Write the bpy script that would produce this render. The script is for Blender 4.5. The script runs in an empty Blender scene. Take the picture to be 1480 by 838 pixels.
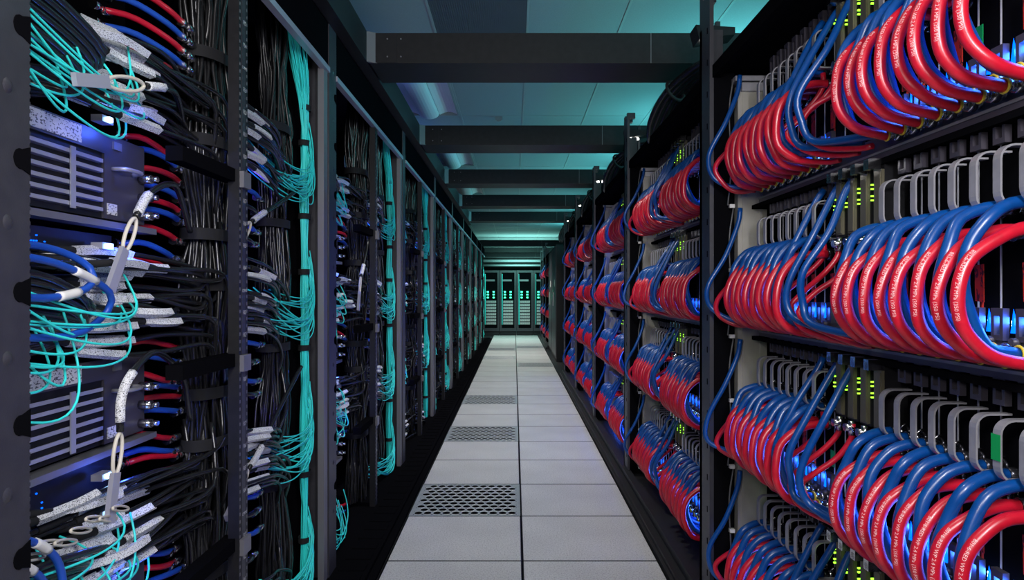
import bpy, math, random
import numpy as np
from mathutils import Vector

S = bpy.context.scene
COL = S.collection
random.seed(11)
RNG = np.random.default_rng(7)

# ------------------------------------------------------------------ camera
F = 959.0                                   # focal length in pixels of the 1480 wide frame
cam_d = bpy.data.cameras.new('camera')
cam = bpy.data.objects.new('camera', cam_d); COL.objects.link(cam)
cam.location = (-0.035, 0.0, 1.2)
cam.rotation_euler = (math.radians(90), 0, 0)
cam_d.sensor_width = 36.0
cam_d.lens = F / 1480 * 36.0
cam_d.shift_x = -3.5 / 1480
cam_d.shift_y = 3.0 / 1480
cam_d.clip_start = 0.02
S.camera = cam

# ------------------------------------------------------------------ view, world, lights
S.view_settings.view_transform = 'Standard'
S.view_settings.look = 'None'
S.view_settings.exposure = 0.0
S.view_settings.gamma = 1.0
S.view_settings.use_curve_mapping = False
W = bpy.data.worlds.new('world'); S.world = W; W.use_nodes = True
W.node_tree.nodes['Background'].inputs[0].default_value = (0.35, 0.3, 0.75, 1)
W.node_tree.nodes['Background'].inputs[1].default_value = 0.035
S.cycles.max_bounces = 6
S.cycles.diffuse_bounces = 3
S.cycles.glossy_bounces = 3
S.cycles.sample_clamp_indirect = 4.0

def light(kind, name, loc, energy, color=(1, 1, 1), target=None, **kw):
    d = bpy.data.lights.new(name, kind); d.energy = energy; d.color = color
    for k, v in kw.items(): setattr(d, k, v)
    o = bpy.data.objects.new(name, d); COL.objects.link(o); o.location = loc
    if target is not None:
        o.rotation_euler = (Vector(target) - Vector(loc)).to_track_quat('-Z', 'Y').to_euler()
    return o

# the photographer's soft lights around the camera
light('AREA', 'photo_light', (0.0, -0.7, 2.15), 24, (1.0, 0.97, 0.96), (0.1, 2.6, 1.0), shape='RECTANGLE', size=0.8, size_y=0.5)
light('AREA', 'photo_light', (-0.40, -0.15, 1.65), 11, (1.0, 0.97, 0.97), (0.8, 1.8, 1.1), shape='RECTANGLE', size=0.2, size_y=0.5)
light('AREA', 'photo_light', (0.45, 0.05, 1.75), 22, (0.92, 0.92, 1.0), (-0.9, 1.7, 1.15), shape='RECTANGLE', size=0.2, size_y=0.4)
# added spots that brighten the aisle, most hidden behind cross beams
LY = [1.3, 3.56, 5.33, 7.10, 8.87, 10.64, 13.0, 16.3]
LE = [26, 95, 125, 125, 120, 115, 230, 230]
for y, e in zip(LY, LE):
    light('SPOT', 'aisle_downlight', (0.0, y, 2.42), e, (1.0, 0.98, 0.93), (0.0, y + 0.25, 0), spot_size=math.radians(112), spot_blend=1.0, shadow_soft_size=0.06)
# teal uplights lying on top of the right cabinets
for i, y in enumerate([2.6, 4.6, 6.4, 8.2, 10.0, 13.0, 16.5]):
    light('AREA', 'teal_uplight', (1.75, y, 2.08), [34, 34, 33, 35, 38, 54, 54][i], (0.14, 0.76, 0.80), (0.7, y, 2.93), shape='RECTANGLE', size=0.3, size_y=1.0, spread=math.radians(150))
for y in [3.0, 5.0, 7.0]:  # added weak lights that tint the left ceiling blue
    light('AREA', 'violet_uplight', (-1.3, y, 2.36), 2.6, (0.20, 0.34, 1.0), (-1.0, y, 2.93), shape='RECTANGLE', size=0.3, size_y=1.0, spread=math.radians(130))
for y in [21.0, 26.0, 31.0, 37.0, 43.0]:  # added unseen lights that brighten the ceiling beyond the end cabinets
    light('AREA', 'teal_uplight', (0.3, y, 1.75), 90, (0.30, 0.85, 0.76), (0.3, y, 2.93), shape='RECTANGLE', size=2.0, size_y=1.0, spread=math.radians(140))

# ------------------------------------------------------------------ materials
def mat(name, color, rough=0.5, metal=0.0, emit=None, estr=0.0, noise=None, bump=None, coat=0.0, spec=0.5):
    m = bpy.data.materials.new(name); m.use_nodes = True
    nt = m.node_tree; b = nt.nodes['Principled BSDF']
    b.inputs['Base Color'].default_value = (*color, 1)
    b.inputs['Roughness'].default_value = rough
    b.inputs['Metallic'].default_value = metal
    b.inputs['Coat Weight'].default_value = coat
    b.inputs['Specular IOR Level'].default_value = spec
    if emit:
        b.inputs['Emission Color'].default_value = (*emit, 1)
        b.inputs['Emission Strength'].default_value = estr
    if noise or bump:
        tc = nt.nodes.new('ShaderNodeTexCoord')
    if noise:
        scale, c2 = noise
        n = nt.nodes.new('ShaderNodeTexNoise'); n.inputs['Scale'].default_value = scale; n.inputs['Detail'].default_value = 3
        nt.links.new(tc.outputs['Object'], n.inputs['Vector'])
        r = nt.nodes.new('ShaderNodeValToRGB')
        r.color_ramp.elements[0].position = 0.35; r.color_ramp.elements[0].color = (*color, 1)
        r.color_ramp.elements[1].position = 0.68; r.color_ramp.elements[1].color = (*c2, 1)
        nt.links.new(n.outputs['Fac'], r.inputs['Fac']); nt.links.new(r.outputs['Color'], b.inputs['Base Color'])
    if bump:
        n2 = nt.nodes.new('ShaderNodeTexNoise'); n2.inputs['Scale'].default_value = bump[0]
        bp = nt.nodes.new('ShaderNodeBump'); bp.inputs['Strength'].default_value = bump[1]; bp.inputs['Distance'].default_value = 0.01
        nt.links.new(tc.outputs['Object'], n2.inputs['Vector'])
        nt.links.new(n2.outputs['Fac'], bp.inputs['Height']); nt.links.new(bp.outputs['Normal'], b.inputs['Normal'])
    return m

def print_mat(name, paper, ink, sx, sy, sz, thr=0.5, rough=0.5):
    """paper with rows of fine unreadable printed marks"""
    m = mat(name, paper, rough)
    nt = m.node_tree; b = nt.nodes['Principled BSDF']
    tc = nt.nodes.new('ShaderNodeTexCoord'); mp = nt.nodes.new('ShaderNodeMapping')
    mp.inputs['Scale'].default_value = (sx, sy, sz)
    n = nt.nodes.new('ShaderNodeTexNoise'); n.inputs['Scale'].default_value = 1.0; n.inputs['Detail'].default_value = 2
    r = nt.nodes.new('ShaderNodeValToRGB'); r.color_ramp.interpolation = 'CONSTANT'
    r.color_ramp.elements[0].color = (*ink, 1); r.color_ramp.elements[1].position = thr; r.color_ramp.elements[1].color = (*paper, 1)
    nt.links.new(tc.outputs['Object'], mp.inputs['Vector']); nt.links.new(mp.outputs['Vector'], n.inputs['Vector'])
    nt.links.new(n.outputs['Fac'], r.inputs['Fac']); nt.links.new(r.outputs['Color'], b.inputs['Base Color'])
    return m

M = dict(
    red=mat('red_hose_rubber', (0.56, 0.007, 0.026), 0.33, noise=(60, (0.46, 0.006, 0.021)), coat=0.1, spec=0.6),
    blue=mat('blue_hose_rubber', (0.001, 0.060, 0.265), 0.33, noise=(60, (0.001, 0.05, 0.22)), coat=0.1, spec=0.55),
    blue_cord=mat('blue_cord', (0.01, 0.07, 0.42), 0.4),
    ink=mat('white_hose_print', (0.78, 0.48, 0.48), 0.6),
    yellow=mat('yellow_collar', (0.62, 0.45, 0.03), 0.45),
    chrome=mat('chrome', (0.6, 0.6, 0.62), 0.2, 1.0),
    darkchrome=mat('dark_fitting', (0.06, 0.06, 0.07), 0.25, 0.8),
    handle=mat('satin_aluminium', (0.44, 0.43, 0.46), 0.38, 0.45, noise=(25, (0.36, 0.355, 0.38))),
    edge=mat('silver_edge', (0.5, 0.5, 0.55), 0.4, 0.3),
    tan=mat('grey_zinc_panel', (0.40, 0.38, 0.33), 0.5, 0.3, noise=(8, (0.32, 0.305, 0.265))),
    olive=mat('olive_module', (0.17, 0.155, 0.10), 0.45, 0.4, noise=(12, (0.13, 0.12, 0.08))),
    black=mat('black_powder_coat', (0.009, 0.009, 0.011), 0.5, noise=(40, (0.013, 0.013, 0.015)), spec=0.3),
    blacker=mat('black_void', (0.004, 0.004, 0.005), 0.9, spec=0.0),
    beam=mat('dark_grey_beam', (0.016, 0.0155, 0.017), 0.5, noise=(30, (0.020, 0.0195, 0.021)), spec=0.2),
    post=mat('dark_grey_post', (0.036, 0.035, 0.043), 0.42, 0.2, noise=(30, (0.045, 0.044, 0.052)), bump=(400, 0.05)),
    rail=mat('grey_rail', (0.20, 0.195, 0.21), 0.42, 0.4),
    plastic=mat('dark_plastic', (0.050, 0.045, 0.058), 0.4),
    cable=mat('black_cable', (0.012, 0.012, 0.013), 0.26, spec=0.6),
    greycable=mat('grey_cable', (0.10, 0.10, 0.105), 0.4),
    aqua=mat('aqua_fibre', (0.04, 0.82, 0.76), 0.38),
    white=mat('white_plastic', (0.72, 0.71, 0.68), 0.45),
    beige=mat('beige_pull_tab', (0.62, 0.57, 0.48), 0.45),
    slat=mat('silver_slat', (0.42, 0.42, 0.50), 0.35, 0.35),
    sleeve=print_mat('white_label_sleeve', (0.74, 0.74, 0.76), (0.05, 0.05, 0.06), 300, 420, 700, 0.42),
    tag=print_mat('red_tag', (0.45, 0.020, 0.008), (0.05, 0.003, 0.003), 200, 160, 60, 0.42),
    green_tag=mat('green_tape', (0.0, 0.30, 0.07), 0.5),
    plate=print_mat('printed_plate', (0.62, 0.62, 0.64), (0.08, 0.08, 0.10), 260, 160, 260, 0.42),
    strap=mat('black_strap', (0.006, 0.006, 0.007), 0.85),
    ceil=mat('white_ceiling_tile', (0.28, 0.30, 0.31), 0.85, noise=(120, (0.25, 0.27, 0.28))),
    grid=mat('ceiling_grid', (0.30, 0.32, 0.32), 0.6),
    vent=mat('perforated_tile', (0.09, 0.10, 0.12), 0.6),
    lamp_off=mat('unlit_diffuser', (0.75, 0.77, 0.80), 0.35),
    wall=mat('dark_wall', (0.05, 0.06, 0.06), 0.8),
    led_blue=mat('blue_led', (0.0, 0.02, 0.2), 0.4, emit=(0.05, 0.22, 1.0), estr=28.0),
    led_white=mat('led_core', (0.1, 0.3, 1), 0.4, emit=(0.35, 0.62, 1.0), estr=14.0),
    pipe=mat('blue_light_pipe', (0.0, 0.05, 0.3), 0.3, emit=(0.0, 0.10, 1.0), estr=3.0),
    led_green=mat('green_led', (0.1, 0.3, 0.0), 0.4, emit=(0.35, 1.0, 0.04), estr=2.2),
    led_teal=mat('teal_led', (0.0, 0.3, 0.2), 0.4, emit=(0.05, 1.0, 0.45), estr=5.0),
    lamp=mat('lit_lens', (1, 1, 1), 0.4, emit=(1.0, 0.97, 0.88), estr=9.0),
)
for k in ('led_blue', 'led_white', 'pipe', 'led_green', 'led_teal'):
    try: M[k].cycles.emission_sampling = 'NONE'
    except Exception: pass

def floor_mat():
    m = mat('speckled_floor_laminate', (0.40, 0.40, 0.40), 0.42)
    nt = m.node_tree; b = nt.nodes['Principled BSDF']
    tc = nt.nodes.new('ShaderNodeTexCoord')
    n = nt.nodes.new('ShaderNodeTexNoise'); n.inputs['Scale'].default_value = 150; n.inputs['Detail'].default_value = 2
    r = nt.nodes.new('ShaderNodeValToRGB')
    e = r.color_ramp.elements
    e[0].position = 0.30; e[0].color = (0.36, 0.36, 0.365, 1)
    e[1].position = 0.55; e[1].color = (0.62, 0.62, 0.615, 1)
    n2 = nt.nodes.new('ShaderNodeTexNoise'); n2.inputs['Scale'].default_value = 3.0; n2.inputs['Detail'].default_value = 5
    mx = nt.nodes.new('ShaderNodeMixRGB'); mx.blend_type = 'MULTIPLY'; mx.inputs['Fac'].default_value = 0.35
    nt.links.new(tc.outputs['Object'], n.inputs['Vector']); nt.links.new(tc.outputs['Object'], n2.inputs['Vector'])
    nt.links.new(n.outputs['Fac'], r.inputs['Fac']); nt.links.new(r.outputs['Color'], mx.inputs['Color1'])
    nt.links.new(n2.outputs['Fac'], mx.inputs['Color2']); nt.links.new(mx.outputs['Color'], b.inputs['Base Color'])
    return m
M['floor'] = floor_mat()
M['floor_metal'] = mat('perforated_floor_metal', (0.27, 0.30, 0.31), 0.4, 0.2, noise=(60, (0.33, 0.36, 0.37)))

# ------------------------------------------------------------------ mesh helpers
def spline(pts, n):
    """Catmull-Rom through pts, resampled evenly to n points"""
    P = np.array(pts, float)
    if len(P) == 2:
        t = np.linspace(0, 1, n)[:, None]; return P[0] * (1 - t) + P[1] * t
    Q = np.vstack([2 * P[0] - P[1], P, 2 * P[-1] - P[-2]])
    out = []
    t = np.linspace(0, 1, 12, endpoint=False)[:, None]
    for i in range(1, len(Q) - 2):
        a, b, c, d = Q[i - 1], Q[i], Q[i + 1], Q[i + 2]
        out.append(0.5 * (2 * b + (c - a) * t + (2 * a - 5 * b + 4 * c - d) * t ** 2 + (3 * b - a - 3 * c + d) * t ** 3))
    out.append(P[-1][None]); C = np.vstack(out)
    L = np.concatenate([[0], np.cumsum(np.linalg.norm(np.diff(C, axis=0), axis=1))])
    s = np.linspace(0, L[-1], n)
    return np.stack([np.interp(s, L, C[:, k]) for k in range(3)], 1)

def frames(P):
    T = np.gradient(P, axis=0); T /= (np.linalg.norm(T, axis=1)[:, None] + 1e-12)
    n = np.cross(T[0], (0, 1, 0))
    if np.linalg.norm(n) < 1e-3: n = np.cross(T[0], (1, 0, 0))
    n /= np.linalg.norm(n); N = [n]
    for i in range(1, len(P)):
        n = N[-1] - T[i] * np.dot(N[-1], T[i]); n /= (np.linalg.norm(n) + 1e-12); N.append(n)
    N = np.array(N); return T, N, np.cross(T, N)

class MB:
    def __init__(s): s.v = []; s.f = []; s.sm = []; s.mi = []; s.n = 0
    def add(s, V, Fs, smooth=False, mi=0):
        V = np.asarray(V, float); s.v.append(V)
        o = s.n
        for f in Fs: s.f.append([i + o for i in f])
        s.sm += [smooth] * len(Fs); s.mi += [mi] * len(Fs); s.n += len(V); return s
    def box(s, x0, x1, y0, y1, z0, z1, mi=0):
        V = [(x0, y0, z0), (x1, y0, z0), (x1, y1, z0), (x0, y1, z0), (x0, y0, z1), (x1, y0, z1), (x1, y1, z1), (x0, y1, z1)]
        return s.add(V, [(0, 3, 2, 1), (4, 5, 6, 7), (0, 1, 5, 4), (1, 2, 6, 5), (2, 3, 7, 6), (3, 0, 4, 7)], False, mi)
    def tube(s, P, r, n=8, cap=True, mi=0):
        P = np.asarray(P, float); k = len(P); T, N, B = frames(P)
        r = np.broadcast_to(np.asarray(r, float), (k,))
        a = np.linspace(0, 2 * np.pi, n, endpoint=False)
        V = (P[:, None] + r[:, None, None] * (np.cos(a)[None, :, None] * N[:, None] + np.sin(a)[None, :, None] * B[:, None])).reshape(-1, 3)
        Fs = []
        for i in range(k - 1):
            for j in range(n):
                j2 = (j + 1) % n
                Fs.append((i * n + j, i * n + j2, (i + 1) * n + j2, (i + 1) * n + j))
        s.add(V, Fs, True, mi)
        if cap:
            o = s.n - k * n
            s.f.append([o + j for j in range(n)][::-1]); s.f.append([o + (k - 1) * n + j for j in range(n)])
            s.sm += [False, False]; s.mi += [mi, mi]
        return s
    def cyl(s, a, b, r, n=10, mi=0): return s.tube([a, (np.array(a) + b) / 2, b], r, n, True, mi)
    def ring(s, c, axis, R, r, n=12, m=6, mi=0):
        ax = np.array(axis, float); ax /= np.linalg.norm(ax)
        u = np.cross(ax, (0.3, 0.5, 0.8)); u /= np.linalg.norm(u); w = np.cross(ax, u)
        V = []; Fs = []
        for i in range(n):
            t = 2 * np.pi * i / n; d = np.cos(t) * u + np.sin(t) * w
            for j in range(m):
                p = 2 * np.pi * j / m; V.append(np.array(c) + d * (R + r * np.cos(p)) + ax * r * np.sin(p))
        for i in range(n):
            for j in range(m):
                Fs.append((i * m + j, ((i + 1) % n) * m + j, ((i + 1) % n) * m + (j + 1) % m, i * m + (j + 1) % m))
        return s.add(V, Fs, True, mi)
    def band(s, P, wy, th, mi=0):
        """a flat strip of width wy along Y swept along an XZ path, thickness th"""
        P = np.asarray(P, float); T, N, B = frames(P)
        N = np.stack([-T[:, 2], np.zeros(len(P)), T[:, 0]], 1)
        Y = np.array((0, 1, 0.0)); V = []; Fs = []; k = len(P)
        for i in range(k):
            for a, b in ((-1, -1), (1, -1), (1, 1), (-1, 1)):
                V.append(P[i] + Y * a * wy / 2 + N[i] * b * th / 2)
        for i in range(k - 1):
            for j in range(4):
                Fs.append((i * 4 + j, i * 4 + (j + 1) % 4, i * 4 + 4 + (j + 1) % 4, i * 4 + 4 + j))
        Fs += [(3, 2, 1, 0), ((k - 1) * 4, (k - 1) * 4 + 1, (k - 1) * 4 + 2, (k - 1) * 4 + 3)]
        return s.add(V, Fs, False, mi)
    def prism(s, poly, axis, a, b, mi=0):
        """poly of 2-D points extruded along axis 'x' (poly = y,z), 'y' (x,z) or 'z' (x,y)"""
        f = {'x': lambda p, t: (t, p[0], p[1]), 'y': lambda p, t: (p[0], t, p[1]), 'z': lambda p, t: (p[0], p[1], t)}[axis]
        n = len(poly); V = [f(p, a) for p in poly] + [f(p, b) for p in poly]
        Fs = [tuple(range(n))[::-1], tuple(range(n, 2 * n))] + [(i, (i + 1) % n, n + (i + 1) % n, n + i) for i in range(n)]
        return s.add(V, Fs, False, mi)
    def mesh(s, name, mats):
        m = bpy.data.meshes.new(name)
        V = np.vstack(s.v) if s.v else np.zeros((0, 3))
        m.from_pydata(V.tolist(), [], s.f)
        m.polygons.foreach_set('use_smooth', s.sm); m.polygons.foreach_set('material_index', s.mi)
        for x in (mats if isinstance(mats, (list, tuple)) else [mats]): m.materials.append(M[x])
        m.update(); return m
    def build(s, name, mats, parent=None, loc=(0, 0, 0)): return link(name, s.mesh(name, mats), parent, loc)

def link(name, mesh, parent=None, loc=(0, 0, 0)):
    o = bpy.data.objects.new(name, mesh); COL.objects.link(o); o.location = loc
    if parent is not None: o.parent = parent
    return o
def empty(name, loc=(0, 0, 0)):
    o = bpy.data.objects.new(name, None); COL.objects.link(o); o.location = loc; o.empty_display_size = 0.05; return o
def tag(o, label=None, cat=None, group=None, kind=None):
    if label: o['label'] = label
    if cat: o['category'] = cat
    if group: o['group'] = group
    if kind: o['kind'] = kind
    return o
def struct(o): o['kind'] = 'structure'; return o

def text_geo(txt, size):
    c = bpy.data.curves.new('print', 'FONT'); c.body = txt; c.size = size; c.resolution_u = 2
    o = bpy.data.objects.new('print', c); COL.objects.link(o)
    dg = bpy.context.evaluated_depsgraph_get(); ev = o.evaluated_get(dg); me = ev.to_mesh()
    V = np.array([v.co[:] for v in me.vertices]); Fs = [tuple(p.vertices) for p in me.polygons]
    ev.to_mesh_clear(); bpy.data.objects.remove(o); bpy.data.curves.remove(c); return V, Fs

ORD = ['first', 'second', 'third', 'fourth', 'fifth', 'sixth', 'seventh', 'eighth', 'ninth', 'tenth', 'eleventh', 'twelfth', 'thirteenth', 'fourteenth', 'fifteenth', 'sixteenth', 'seventeenth', 'eighteenth', 'nineteenth', 'twentieth', 'twenty-first', 'twenty-second']
TIER = ['top', 'upper middle', 'lower middle', 'bottom']
RACK = ['nearest', 'second', 'third', 'fourth', 'fifth', 'sixth', 'seventh', 'eighth', 'ninth', 'tenth']

# ================================================================== SETTING
# floor: dark subfloor with laminate tiles as its parts
fl = struct(MB().box(-3, 3, -3, 46, -0.30, -0.028).build('floor', 'blacker'))
PX, PY, Y00 = 0.606, 0.593, 2.963
def tile_mesh():
    g = 0.0025; b = 0.004
    x, y = PX / 2 - g, PY / 2 - g
    V = [(-x, -y, -0.028), (x, -y, -0.028), (x, y, -0.028), (-x, y, -0.028), (-x, -y, -b * .6), (x, -y, -b * .6), (x, y, -b * .6), (-x, y, -b * .6),
         (-x + b, -y + b, 0), (x - b, -y + b, 0), (x - b, y - b, 0), (-x + b, y - b, 0)]
    mb = MB(); mb.add(V[:8], [(0, 1, 5, 4), (1, 2, 6, 5), (2, 3, 7, 6), (3, 0, 4, 7)], False, 1)
    mb.add(V[4:], [(0, 1, 5, 4), (1, 2, 6, 5), (2, 3, 7, 6), (3, 0, 4, 7)], False, 1); mb.add(V[8:], [(0, 1, 2, 3)])
    return mb.mesh('floor_tile', ['floor', 'black'])
def perf_mesh():
    mb = MB(); x, y = PX / 2 - 0.003, PY / 2 - 0.003
    nx, ny = 11, 10; mx, my = 0.020, 0.018
    x0, y0 = -x + mx, -y + my; cw, ch = (2 * x - 2 * mx) / nx, (2 * y - 2 * my) / ny
    mb.add([(-x, -y, 0), (x, -y, 0), (x, y, 0), (-x, y, 0), (-x + mx, -y + my, 0), (x - mx, -y + my, 0), (x - mx, y - my, 0), (-x + mx, y - my, 0)],
           [(0, 1, 5, 4), (1, 2, 6, 5), (2, 3, 7, 6), (3, 0, 4, 7)])
    n = 16
    ang = [2 * math.pi * (k + 0.5) / n for k in range(n)]
    for j in range(ny):
        odd = j % 2
        yb, yt = y0 + j * ch, y0 + (j + 1) * ch
        if odd:                                             # solid half cells at both ends of the staggered rows
            for a, b in ((x0, x0 + cw / 2), (-x0 - cw / 2, -x0)): mb.add([(a, yb, 0), (b, yb, 0), (b, yt, 0), (a, yt, 0)], [(0, 1, 2, 3)])
        for i in range(nx - odd):
            cx, cy = x0 + (i + .5 + .5 * odd) * cw, y0 + (j + .5) * ch
            V = []
            for a in ang:
                c, s_ = math.cos(a), math.sin(a); q = 1 / max(abs(c), abs(s_))
                V.append((cx + c * q * cw / 2, cy + s_ * q * ch / 2, 0))
            for a in ang: V.append((cx + math.cos(a) * cw * .46, cy + math.sin(a) * ch * .46, 0.002))
            for a in ang: V.append((cx + math.cos(a) * cw * .40, cy + math.sin(a) * ch * .39, 0.0))
            for a in ang: V.append((cx + math.cos(a) * cw * .38, cy + math.sin(a) * ch * .36, -0.018))
            Fs = []
            for k in range(n):
                k2 = (k + 1) % n
                for l in range(2): Fs.append((l * n + k, l * n + k2, (l + 1) * n + k2, (l + 1) * n + k))
            mb.add(V[:3 * n], Fs); mb.add(V[2 * n:], [(k, (k + 1) % n, n + (k + 1) % n, n + k) for k in range(n)], False, 1)  # hole walls coloured black, shade inside the holes put into the material
    return mb.mesh('perforated_tile', ['floor_metal', 'blacker'])
TM, PM = tile_mesh(), perf_mesh()
PERF = {(0, 1), (0, 4), (0, 7), (0, 15), (1, 13), (0, 18), (1, 19)}
for c in range(2):
    for r in range(-6, 27):
        p = (c, r) in PERF
        o = link('perforated_tile' if p else 'floor_tile', PM if p else TM, fl, ((c - .5) * PX, Y00 + (r + .5) * PY, 0))
        if p: o['label'] = 'grey metal floor tile with rows of oval air holes'
# plain floor beneath the racks and beyond, kept slightly lower
for nm, b in (('subfloor_panel', (-3, -0.609, -3, 46)), ('subfloor_panel', (0.609, 3, -3, 46)), ('subfloor_panel', (-0.609, 0.609, Y00 + 27 * PY + .003, 46)), ('subfloor_panel', (-0.609, 0.609, -3, Y00 - 6 * PY - .003))):
    MB().box(b[0], b[1], b[2], b[3], -0.028, -0.004).build(nm, 'black', fl)

# walls
struct(MB().box(-3.1, -3.0, -3, 46, -0.3, 2.95).build('wall_left', 'wall'))
struct(MB().box(3.0, 3.1, -3, 46, -0.3, 2.95).build('wall_right', 'wall'))
struct(MB().box(-3.1, 3.1, 46, 46.1, -0.3, 2.95).build('wall_back', 'wall'))
struct(MB().box(-3.1, 3.1, -3.1, -3.0, -0.3, 2.95).build('wall_front', 'wall'))

# ceiling: slab, grid of tees and laid-in panels
CZ = 2.93
ce = struct(MB().box(-3.1, 3.1, -3, 46, CZ + 0.04, CZ + 0.12).build('ceiling', 'blacker'))
gx, gy0 = 0.05, 6.52
CW, CL = 0.61, 1.31
g = MB()
for i in range(-5, 6): g.box(gx + i * CW - 0.008, gx + i * CW + 0.008, -3, 46, CZ - 0.002, CZ + 0.006)
for j in range(-7, 33): g.box(-3, 3, gy0 + j * CL - 0.008, gy0 + j * CL + 0.008, CZ - 0.0015, CZ + 0.006)
tag(g.build('ceiling_grid', 'grid', ce), kind='stuff')
cm = MB().box(-CW / 2 + .009, CW / 2 - .009, -CL / 2 + .009, CL / 2 - .009, 0.001, 0.02).mesh('ceiling_panel', 'ceil')
def vent_mesh():
    mb = MB(); mb.box(-CW / 2 + .009, CW / 2 - .009, -CL / 2 + .009, CL / 2 - .009, 0.006, 0.02)
    for i in range(44):
        x = -CW / 2 + .016 + i * (CW - .032) / 43
        mb.box(x - .0035, x + .0035, -CL / 2 + .009, CL / 2 - .009, 0.0, 0.006)
    return mb.mesh('air_return_panel', 'vent')
vm = vent_mesh()
LAMPS = {(-2, -1), (-2, 1), (-2, 3)}; VENTS = {(-1, -2), (-1, 4)}
far = MB()
for i in range(-5, 5):
    for j in range(-7, 32):
        c = (gx + (i + .5) * CW, gy0 + (j + .5) * CL, CZ)
        if (i, j) in LAMPS: continue
        if (i, j) in VENTS: link('air_return_panel', vm, ce, c)
        elif -3 <= i <= 3 and -3 <= j <= 13: link('ceiling_panel', cm, ce, c)
        else: far.box(c[0] - CW / 2 + .009, c[0] + CW / 2 - .009, c[1] - CL / 2 + .009, c[1] + CL / 2 - .009, CZ + .001, CZ + .02)
tag(far.build('ceiling_panel', 'ceil', ce), kind='stuff')
for q, (i, j) in enumerate(sorted(LAMPS, key=lambda t: t[1])):
    t = empty('ceiling_light', (gx + (i + .5) * CW, gy0 + (j + .5) * CL, CZ))
    tag(t, ['unlit recessed ceiling light with rounded white diffuser above the first cross beam gap', 'unlit recessed ceiling light seen between second and third cross beams', 'small unlit recessed ceiling light farthest down the aisle'][q], 'ceiling light', 'unlit ceiling lights')
    a, b = CW / 2 - .01, CL / 2 - .01
    fr = MB(); fr.box(-a, -a + .02, -b, b, -.004, .03); fr.box(a - .02, a, -b, b, -.004, .03); fr.box(-a, a, -b, -b + .02, -.004, .03); fr.box(-a, a, b - .02, b, -.004, .03)
    fr.build('frame', 'grid', t)
    for sgn in (-1, 1):                                          # two curved reflectors
        P = [(sgn * (.10 + .18 * u), .0, .005 + .028 * math.sin(u * math.pi)) for u in np.linspace(0, 1, 8)]
        MB().band(P, 2 * b - .04, .003).build('reflector', 'lamp_off', t)
    P = [(0.095 * math.cos(u), 0, -0.055 * math.sin(u) + .01) for u in np.linspace(0, math.pi, 12)]
    MB().band(P, 2 * b - .08, .004).build('diffuser', 'lamp_off', t)
o = MB().box(-.035, .035, -.02, .02, -.035, 0).box(-.02, .02, -.012, .012, -.045, -.035).build('ceiling_sensor', 'grid', None, (-0.19, 6.56, CZ - .001))
tag(o, 'small white sensor box on the ceiling between first two beams', 'sensor')

# ================================================================== BEAMS over the aisle
BY = [3.19, 4.96, 6.73, 8.50, 10.27, 15.9, 18.4, 20.9]
for i, y in enumerate(BY):
    t = empty('cross_beam', (0, y, 2.30))
    tag(t, 'dark metal cross beam over the aisle, %s from the camera' % ORD[i], 'beam', 'cross beams over the aisle')
    b = MB(); xl = -0.73 if i < 5 else -2.5
    b.box(xl, 2.6, 0, 0.30, 0, 0.145)
    b.build('beam_box', 'beam', t)
    b = MB(); b.box(xl + .002, -0.60, -0.004, 0.0, 0.002, 0.143); b.build('splice_plate', 'beam', t)
    b = MB(); b.box(0.62, 0.623, -0.0015, 0, 0.0, 0.145); b.build('seam', 'rail', t)
    if i < 5:
        b = MB(); b.prism([(-.74, -.025), (-.695, 0.0), (-.735, 0.0)], 'z', 0.0, .145); b.build('corner_bracket', 'rail', t)
        b = MB()
        for zz in (.03, .115):
            for xx in (-.645, -.58): b.cyl((xx, -.007, zz), (xx, -.002, zz), .004, 6)
        tag(b.build('bolts', 'rail', t), kind='stuff')
o = MB().box(-0.95, -0.74, -2, 10.9, 2.30, 2.445).build('ceiling_beam', 'black')
tag(o, 'long dark beam running along the top of the left racks', 'beam')
# ================================================================== RIGHT ROW (cooling hoses)
XP = 0.68                                  # aisle face of the right posts
SPR = 1.77
YF = [2.56 + SPR * k for k in range(5)] + [15.4, 16.83, 18.2]     # far post of every cabinet
ZR = [1.555, 1.083, 0.611, 0.139]
XC = 0.795

def arc_path(kind):
    if kind == 'red':
        return [(.045, 0, .222), (.0, 0, .222), (-.045, 0, .208), (-.087, 0, .166), (-.106, 0, .11), (-.094, 0, .055), (-.054, 0, .014), (0, 0, 0), (.014, 0, -.001)]
    return [(.045, .028, .268), (.0, .028, .265), (-.040, .027, .245), (-.071, .025, .200), (-.084, .024, .13), (-.070, .025, .068), (-.040, .027, .028), (0, .028, .014), (.014, .028, .013)]
RR = {'red': .0110, 'blue': .0108}
def jitter(pts, amt):
    P = np.array(pts, float); J = RNG.normal(0, amt, P.shape); J[:2] *= .25; J[-2:] *= .25; J[:, 2] *= .6
    return P + J
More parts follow.
